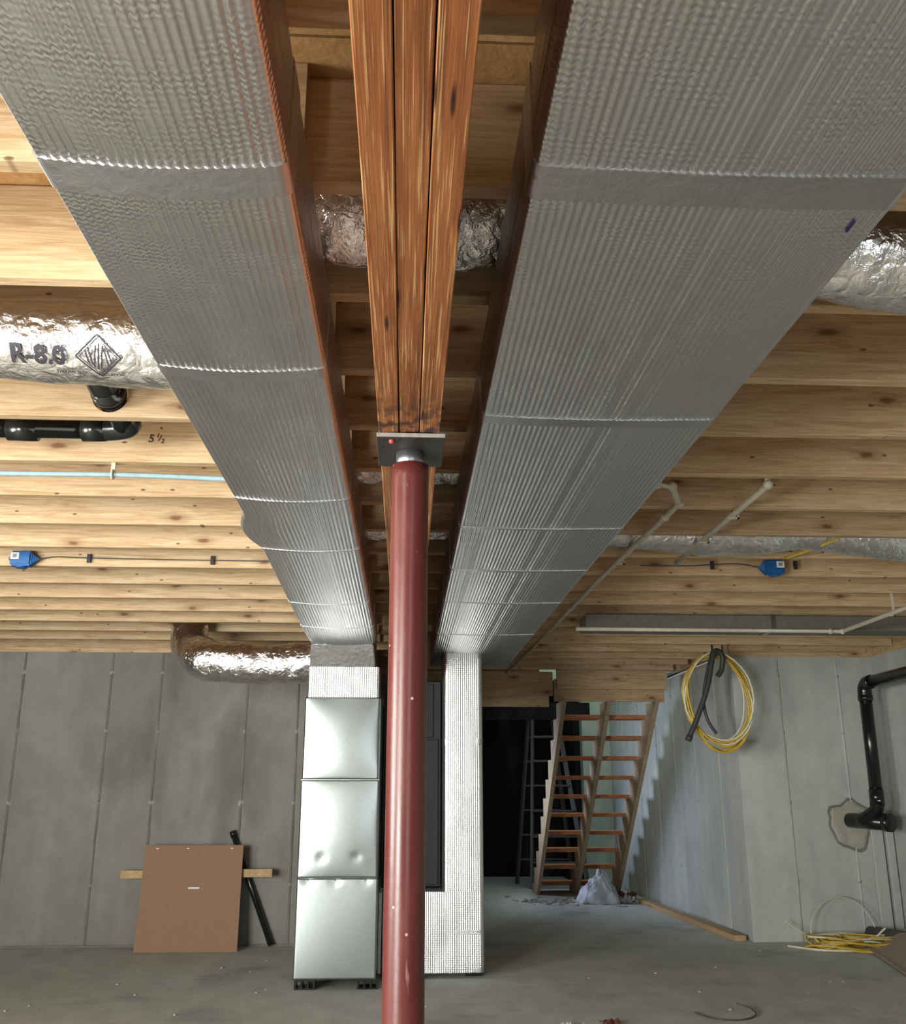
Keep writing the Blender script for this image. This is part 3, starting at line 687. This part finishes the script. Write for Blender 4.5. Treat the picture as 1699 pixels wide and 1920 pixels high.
pvc('thin cream plastic pipe turning a corner under the far right joists', [(1.05, 5.79, 2.055), (2.0, 5.79, 2.053), (2.735, 5.79, 2.052), (2.735, 5.75, 2.052), (2.75, 5.0, 2.060), (2.76, 3.8, 2.06)], ((2.745, 5.19, 2.06),), ((2.66, 5.79, 2.052), (2.735, 5.79, 2.052)))
fd = thing('branch_duct', 'low flat galvanized branch duct under the far right joists', 'duct', (2.4, 5.9, 2.06))
boxo('duct_body', (1.12, 3.70, 5.83, 6.05, 2.065, 2.160), M['dull_zinc'], fd, .006)
boxo('drive_cleat', (2.30, 2.33, 5.826, 6.054, 2.061, 2.164), M['galv'], fd)

# ------------------------------------------------------------------ things by the left back wall
cb = thing('cardboard_sheet', 'brown cardboard panel with a hand slot leaning on the left back wall', 'cardboard', (-1.52, 7.36, 0))
ang = math.atan2(.11, .70); Rm = Matrix.Translation((0, 7.345, 0)) @ Matrix.Rotation(-ang, 4, 'X')
def cbx(name, d, mat): return boxo(name, d, mat, cbp, 0, Rm)
bm = bmesh.new(); vs = []
for (x, z) in ((-1.885, 0), (-1.163, 0), (-1.178, .715), (-1.888, .715)):
    vs.append((bm.verts.new((x, 0, z)), bm.verts.new((x, .012, z))))
sl = [(-1.558, .415), (-1.470, .415), (-1.470, .428), (-1.558, .428)]; sv = [(bm.verts.new((x, 0, z)), bm.verts.new((x, .012, z))) for x, z in sl]
for q in (0, 1):
    for i in range(4): j = (i+1) % 4; bm.faces.new((vs[i][q], vs[j][q], sv[j][q], sv[i][q]))
for L_ in (vs, sv):
    for i in range(4): j = (i+1) % 4; bm.faces.new((L_[i][0], L_[j][0], L_[j][1], L_[i][1]))
bmesh.ops.transform(bm, matrix=Rm, verts=bm.verts); cbp = link('panel', bm, M['cardboard'], cb)
cbx('slot_flap', (-1.556, -1.472, .013, .016, .400, .432), M['label'])
for x, a in ((-1.80, 0), (-1.58, 1), (-1.26, 2)): cbx('staple', (x-.010, x+.010, -.0015, .0, .690, .693), M['collar'])
st = link('wood_stick', (lambda b: (beam_between(b, (-2.06, 7.500, .503), (-.958, 7.468, .512), .030, .055), b)[1])(bmesh.new()), M['pine'])
tag(st, 'pale wooden stick lying level behind the cardboard panel', 'lumber')
rp = thing('leaning_pipe', 'slim black pipe leaning on the back wall behind the cardboard panel', 'pipe', (-.955, 7.45, 0))
cyl('pipe_run', (-.955, 7.555, .012), (-1.283, 7.575, .790), .0215, M['abs'], rp, 16); cyl('pipe_end', (-1.270, 7.5735, .760), (-1.286, 7.576, .798), .0245, M['abs'], rp, 16)

# ------------------------------------------------------------------ stairs
RISE, RUN, T0, Y0 = .186, .214, 1.753, 9.05
sta = thing('basement_stairs', 'open wooden stairs with three notched stringers rising toward the ceiling at right', 'stairs', (1.9, 10.0, 0))
def stringer(x0, x1, ytop=8.99):
    pts = []
    top = [(Y0-.03, T0+.14)]
    low = []
    prof = [(ytop, 1.893), (ytop, 1.893)]
    # notched upper edge faces away from the room (+Y), plain lower edge faces the camera
    up = []
    for i in range(10):
        z = T0-.0-RISE*i; yb = Y0+RUN*i
        up += [(yb+.19, z), (yb+.19+RUN, z)]
    a = [(Y0+.19, 1.892)]+up+[(Y0+.19+RUN*10, 0)]
    bot = [(Y0+RUN*10-.20, 0), (8.865, 1.892)]
    poly = a+bot
    bm = bmesh.new(); A = [bm.verts.new((x0, y, z)) for y, z in poly]; B = [bm.verts.new((x1, y, z)) for y, z in poly]
    bm.faces.new(A); bm.faces.new(B[::-1])
    for i in range(len(poly)): j = (i+1) % len(poly); bm.faces.new((A[i], A[j], B[j], B[i]))
    return link('stringer', bm, M['stair_wood'], sta)
for xa in (1.455, 1.880, 2.330): stringer(xa, xa+.040)
for i in range(10):
    z = T0-RISE*i; y = Y0+.192+RUN*i
    boxo('tread', (1.497, 2.328, y-.0, y+RUN+.03, z, z+.038), M['tread'], sta, .003)
# step ladder behind the stairs
ld = thing('step_ladder', 'dull aluminium step ladder standing in the dark behind the stairs', 'ladder', (1.75, 11.8, 0))
def rail(a, b, w_=.03): link('rail', (lambda bm: (beam_between(bm, a, b, w_, .05), bm)[1])(bmesh.new()), M['alu'], ld)
fa, fb_ = ((1.56, 11.78, 2.0), (1.48, 11.58, 0)), ((1.84, 11.73, 2.0), (2.13, 11.53, 0))
ra, rb = ((1.52, 11.84, 2.0), (1.38, 12.20, 0)), ((1.80, 11.84, 2.0), (2.06, 12.16, 0))
for a, b in (fa, fb_, ra, rb): rail(a, b)
for i in range(6):
    t = (i+1)/7
    for (A, B, nm, wd) in ((fa, fb_, 'step', .075), (ra, rb, 'rung', .025)):
        p = Vector(A[0]).lerp(Vector(A[1]), t); q = Vector(B[0]).lerp(Vector(B[1]), t)
        link(nm, (lambda bm: (beam_between(bm, p, q, wd, .02), bm)[1])(bmesh.new()), M['alu'], ld)
boxo('ladder_top', (1.49, 1.87, 11.71, 11.90, 2.0, 2.035), M['alu'], ld)

# ------------------------------------------------------------------ right side: pipe, cable coils, floor scraps
wp = thing('waste_pipe', 'thick glossy black waste pipe with wye and capped cleanout in the right corner', 'pipe', (3.57, 7.3, .87))
tubeo('pipe_run', [(3.571, 7.30, 1.85), (3.566, 7.30, 1.05)], .047, M['abs'], wp, 28)
tubeo('elbow', [(3.571, 7.30, 1.80), (3.572, 7.295, 1.855), (3.578, 7.26, 1.890), (3.585, 7.20, 1.897)], .053, M['abs'], wp, 28, 6)
tubeo('pipe_run', [(3.585, 7.20, 1.897), (3.66, 2.5, 1.96)], .046, M['abs'], wp, 28)
cyl('hub', (3.567, 7.30, 1.10), (3.565, 7.30, .985), .053, M['abs'], wp, 28)
cyl('hub', (3.571, 7.30, 1.80), (3.571, 7.30, 1.76), .056, M['abs'], wp, 28)
tubeo('wye_branch', [(3.565, 7.30, 1.0), (3.560, 7.32, .95), (3.52, 7.38, .90), (3.49, 7.43, .872)], .050, M['abs'], wp, 28, 6)
wye = cyl('wye_body', (3.475, 7.60, .868), (3.59, 7.24, .862), .056, M['abs'], wp, 28)
cyl('cleanout_cap', (3.585, 7.25, .862), (3.607, 7.208, .861), .066, M['abs'], wye, 28)
boxo('white_print', (3.545, 3.565, 7.2455, 7.2465, 1.015, 1.022), M['label'], wp)
bm = bmesh.new(); ctr = bm.verts.new((3.475, YB-.010, .855)); ring = []
for k in range(28):
    a = 2*PI*k/28; rr = .165*(1+.35*noise.noise(Vector((math.cos(a)*1.5, math.sin(a)*1.5, 3)))); ring.append(bm.verts.new((3.475+rr*math.cos(a), YB-.001, .85+rr*math.sin(a))))
mid = [bm.verts.new(ctr.co.lerp(v.co, .85)+Vector((0, -.006, 0))) for v in ring]
for k in range(28):
    j = (k+1) % 28; bm.faces.new((ctr, mid[k], mid[j])); bm.faces.new((mid[k], ring[k], ring[j], mid[j]))
link('mortar_patch', bm, M['patch'], wbr)
bm = bmesh.new(); A = []; B = []
for k in range(28):
    a = 2*PI*k/28; rr = .165*(1+.35*noise.noise(Vector((math.cos(a)*1.5, math.sin(a)*1.5, 3)))); 
    A.append(bm.verts.new((3.475+rr*.97*math.cos(a), YB-.0035, .85+rr*.97*math.sin(a)))); B.append(bm.verts.new((3.475+rr*1.10*math.cos(a+.02), YB-.0005, .85+rr*1.10*math.sin(a))))
for k in range(28): j = (k+1) % 28; bm.faces.new((A[k], B[k], B[j], A[j]))
link('stain_ring', bm, M['seam'], wbr)

coil = thing('cable_coil', 'coil of yellow cable hanging from the joists by the right wall corner', 'cable coil', (2.43, 7.22, 2.13))
boxo('hook', (2.36, 2.375, 7.225, 7.235, 2.05, 2.177), M['steel'], coil)
for i in range(9):
    pts = []; ph = random.uniform(0, 6)
    for k in range(26):
        a = 2*PI*k/26; rx = .245+.018*math.sin(a*2+ph)+random.uniform(-.003, .003)+.010*(i % 3-1); rz = .345+.02*math.sin(a+ph)*(1)+.018*(i % 4-1.5)*(1 if math.sin(a) < 0 else .2)
        pts.append((2.385+rx*math.cos(a)-.02*math.sin(a), 7.235+.02*math.cos(a+i)-.009*(i-4), 1.755+rz*math.sin(a)))
    tubeo('cable_turn', pts, .0075, M['yellow'] if i % 4 else M['pale_cable'], coil, 8, 0, None, True)
hs = thing('black_hose', 'dark flexible hose hung through the yellow cable coil', 'hose', (2.37, 7.3, 2.13))
tubeo('hose_run', [(2.105, 7.13, 1.455), (2.19, 7.13, 1.63), (2.28, 7.13, 1.85), (2.33, 7.14, 2.04), (2.37, 7.15, 2.12), (2.42, 7.16, 2.08), (2.41, 7.17, 1.98), (2.375, 7.17, 1.93)], .020, M['hose'], hs, 14, 8)
tubeo('hose_run', [(2.35, 7.16, 2.13), (2.29, 7.16, 1.95), (2.25, 7.16, 1.75), (2.27, 7.16, 1.60), (2.33, 7.16, 1.50)], .012, M['hose'], hs, 12, 8)
cyl('hose_cuff', (2.102, 7.13, 1.448), (2.118, 7.13, 1.483), .024, M['hose'], hs, 14)

pile = thing('cable_tangle', 'loose tangle of yellow and white cable on the floor beneath the waste pipe', 'cable coil', (3.3, 7.5, 0))
for i in range(15):
    cx_ = random.uniform(3.12, 3.36); cy_ = random.uniform(7.24, 7.36); rx = random.uniform(.17, .33); ry = random.uniform(.09, .20); rot = random.uniform(-.5, .3); ph = random.uniform(0, 6); pts = []
    z0 = .008+.009*i
    for k in range(30):
        a = 2*PI*k/30*(1.0) ; r2 = 1+.10*math.sin(2*a+ph)+.06*math.sin(3*a-ph)
        x = rx*math.cos(a)*r2; y = ry*math.sin(a)*r2
        pts.append((cx_+x*math.cos(rot)-y*math.sin(rot), cy_+x*math.sin(rot)+y*math.cos(rot), max(.008, min(.075, z0*.6+.024*math.sin(a*2+ph)))))
    tubeo('cable_turn', pts, .0068, M[('yellow', 'yellow', 'pale_cable', 'yellow')[i % 4]], pile, 8, 0, None, True)
tubeo('cable_end', [(2.80, 7.36, .008), (2.95, 7.18, .008), (3.15, 7.12, .008), (3.35, 7.14, .010)], .0075, M['pale_cable'], pile, 8, 8)
tubeo('cable_end', [(3.05, 7.50, .02), (2.98, 7.48, .07), (2.90, 7.46, .12), (2.83, 7.44, .165)], .007, M['pale_cable'], pile, 8, 6)
tubeo('cable_end', [(3.40, 7.30, .03), (3.46, 7.28, .10), (3.50, 7.27, .135)], .007, M['pale_cable'], pile, 8, 6)
tubeo('cable_loop', [(3.02, 7.45, .03), (3.04, 7.47, .16), (3.14, 7.50, .27), (3.28, 7.52, .32), (3.42, 7.52, .28), (3.50, 7.50, .18), (3.53, 7.46, .06)], .0045, M['cream'], pile, 8, 8)

fp = tag(cyl('floor_pipe', (3.50, 7.53, .058), (3.72, 7.06, .058), .057, M['grey_pipe'], None, 24), 'short thick dark grey pipe lying on the floor in the right corner', 'pipe')
fp2 = tag(cyl('floor_pipe', (3.70, 7.52, .0285), (3.785, 6.95, .0285), .0, M['abs'], None, 8), '', 'pipe'); bpy.data.objects.remove(fp2)
fp2 = tag(cyl('floor_pipe', (3.66, 7.56, .027), (3.775, 7.22, .027), .026, M['abs'], None, 20), 'thinner black pipe lying beside the grey pipe in the right corner', 'pipe')
# opened carton at the right edge
ct = thing('cardboard_carton', 'flattened brown carton lying on the floor at the right edge', 'cardboard', (3.4, 6.6, 0))
def slab(bm, q, t=.008):
    A = [bm.verts.new(p) for p in q]; B = [bm.verts.new((p[0], p[1], p[2]+t)) for p in q]
    bm.faces.new(A[::-1]); bm.faces.new(B)
    for i in range(4): j = (i+1) % 4; bm.faces.new((A[i], A[j], B[j], B[i]))
bm = bmesh.new(); slab(bm, [(3.30, 6.80, .001), (3.16, 6.30, .001), (3.76, 5.8, .001), (3.76, 6.6, .001)]); 
link('base_sheet', bm, M['tan_board'], ct)
bm = bmesh.new(); slab(bm, [(3.29, 7.10, .010), (3.08, 6.20, .010), (3.78, 6.15, .10), (3.78, 7.36, .150)]); link('flap', bm, M['tan_board'], ct)

bd = link('floor_board', (lambda b: (beam_between(b, (2.585, 7.64, .021), (2.455, 10.16, .021), .088, .040), b)[1])(bmesh.new()), M['pine'])
bd.location.x = -.035
tag(bd, 'long wooden board lying on the floor along the right side wall', 'lumber')

# crumpled bag and scraps before the stairs
bm = bmesh.new(); bmesh.ops.create_icosphere(bm, subdivisions=5, radius=1)
for v in bm.verts:
    p = v.co.copy(); f = 1+.22*noise.noise(p*1.6)+.14*noise.noise(p*4.1)+.07*(1-abs(noise.noise(p*7))*2)
    hgt = max(0, p.z); x = p.x*.225*f*(1-.62*hgt); y = p.y*.17*f*(1-.6*hgt)
    z = .285*hgt**.85*f if p.z > 0 else 0
    v.co = (2.00+x, 10.20+y, max(0, z)+.001)
tag(link('plastic_bag', bm, M['bag'], None, True), 'crumpled whitish plastic bag heaped on the floor before the stairs', 'bag')
rub = None
bm = bmesh.new()
for i in range(120):
    x = random.gauss(1.75, .30); y = 10.35+random.gauss(0, .17)+(x-1.7)*-.1; s = random.uniform(.008, .035)
    if x > 2.4: continue
    vs = box(bm, -s, s, -s*.6, s*.6, 0, s*random.uniform(.2, .7)); bmesh.ops.transform(bm, matrix=Matrix.Translation((x, y, .001)) @ Matrix.Rotation(random.uniform(0, 3), 4, 'Z'), verts=vs)
o = link('sawdust_scraps', bm, M['debris']); o['kind'] = 'stuff'; tag(o, 'pale sawdust and small scraps strewn on the floor below the stairs', 'debris')
def scrap(x, y, s, mat, label, seed, tall=.5, name='paper_scrap'):
    bm = bmesh.new(); g = []
    for j in range(7):
        row = []
        for i in range(7):
            u = i/6-.5; v = j/6-.5; h = .5+noise.noise(Vector((u*4+seed, v*4, 0)))+.4*noise.noise(Vector((u*9, v*9, seed)))
            row.append(bm.verts.new((x+u*s+.15*s*noise.noise(Vector((u*5, v*5, seed+9))), y+v*s*1.2, .001+max(0, h)*s*tall)))
        g.append(row)
    for j in range(6):
        for i in range(6): bm.faces.new((g[j][i], g[j][i+1], g[j+1][i+1], g[j+1][i]))
    bmesh.ops.solidify(bm, geom=bm.faces[:], thickness=.0015)
    return tag(link(name, bm, mat), label, 'scrap')
scrap(2.27, 10.12, .11, M['label'], 'white crumpled paper scrap right of the plastic bag', 1, .7)
scrap(2.36, 10.55, .16, M['rust'], 'brownish scrap at the foot of the right stair stringer', 2, .5, 'wood_scrap')
scrap(2.14, 9.90, .12, M['label'], 'flat white sliver in front of the plastic bag', 3, .1)
scrap(1.02, 5.07, .085, M['rust'], 'reddish brown scrap on the floor at the bottom of the picture', 4, .3, 'leaf_scrap')
scrap(.80, 5.06, .05, M['label'], 'small white crumb on the floor beside the reddish scrap', 5, .3)
wr_ = tag(tubeo('wire_scrap', [(1.50, 5.30, .004), (1.56, 5.16, .004), (1.68, 5.13, .004), (1.79, 5.22, .006), (1.81, 5.36, .01), (1.76, 5.42, .02)], .004, M['grey_pipe'], None, 6, 8), 'bent thin wire offcut on the floor at bottom right', 'wire')
bm = bmesh.new()
for i in range(70):
    x = random.uniform(-2.2, 3.0); y = random.uniform(5.1, 9.5); s = random.uniform(.002, .007)
    if -.7 < x < .6 and 5.8 < y < 7.5: continue
    if y > 7.2 and (x < -.2 or x > 2.3): continue
    vs = box(bm, x-s, x+s, y-s, y+s, .0, s)
o = link('floor_crumbs', bm, M['debris']); o['kind'] = 'stuff'; tag(o, 'tiny pale crumbs scattered over the slab', 'debris')
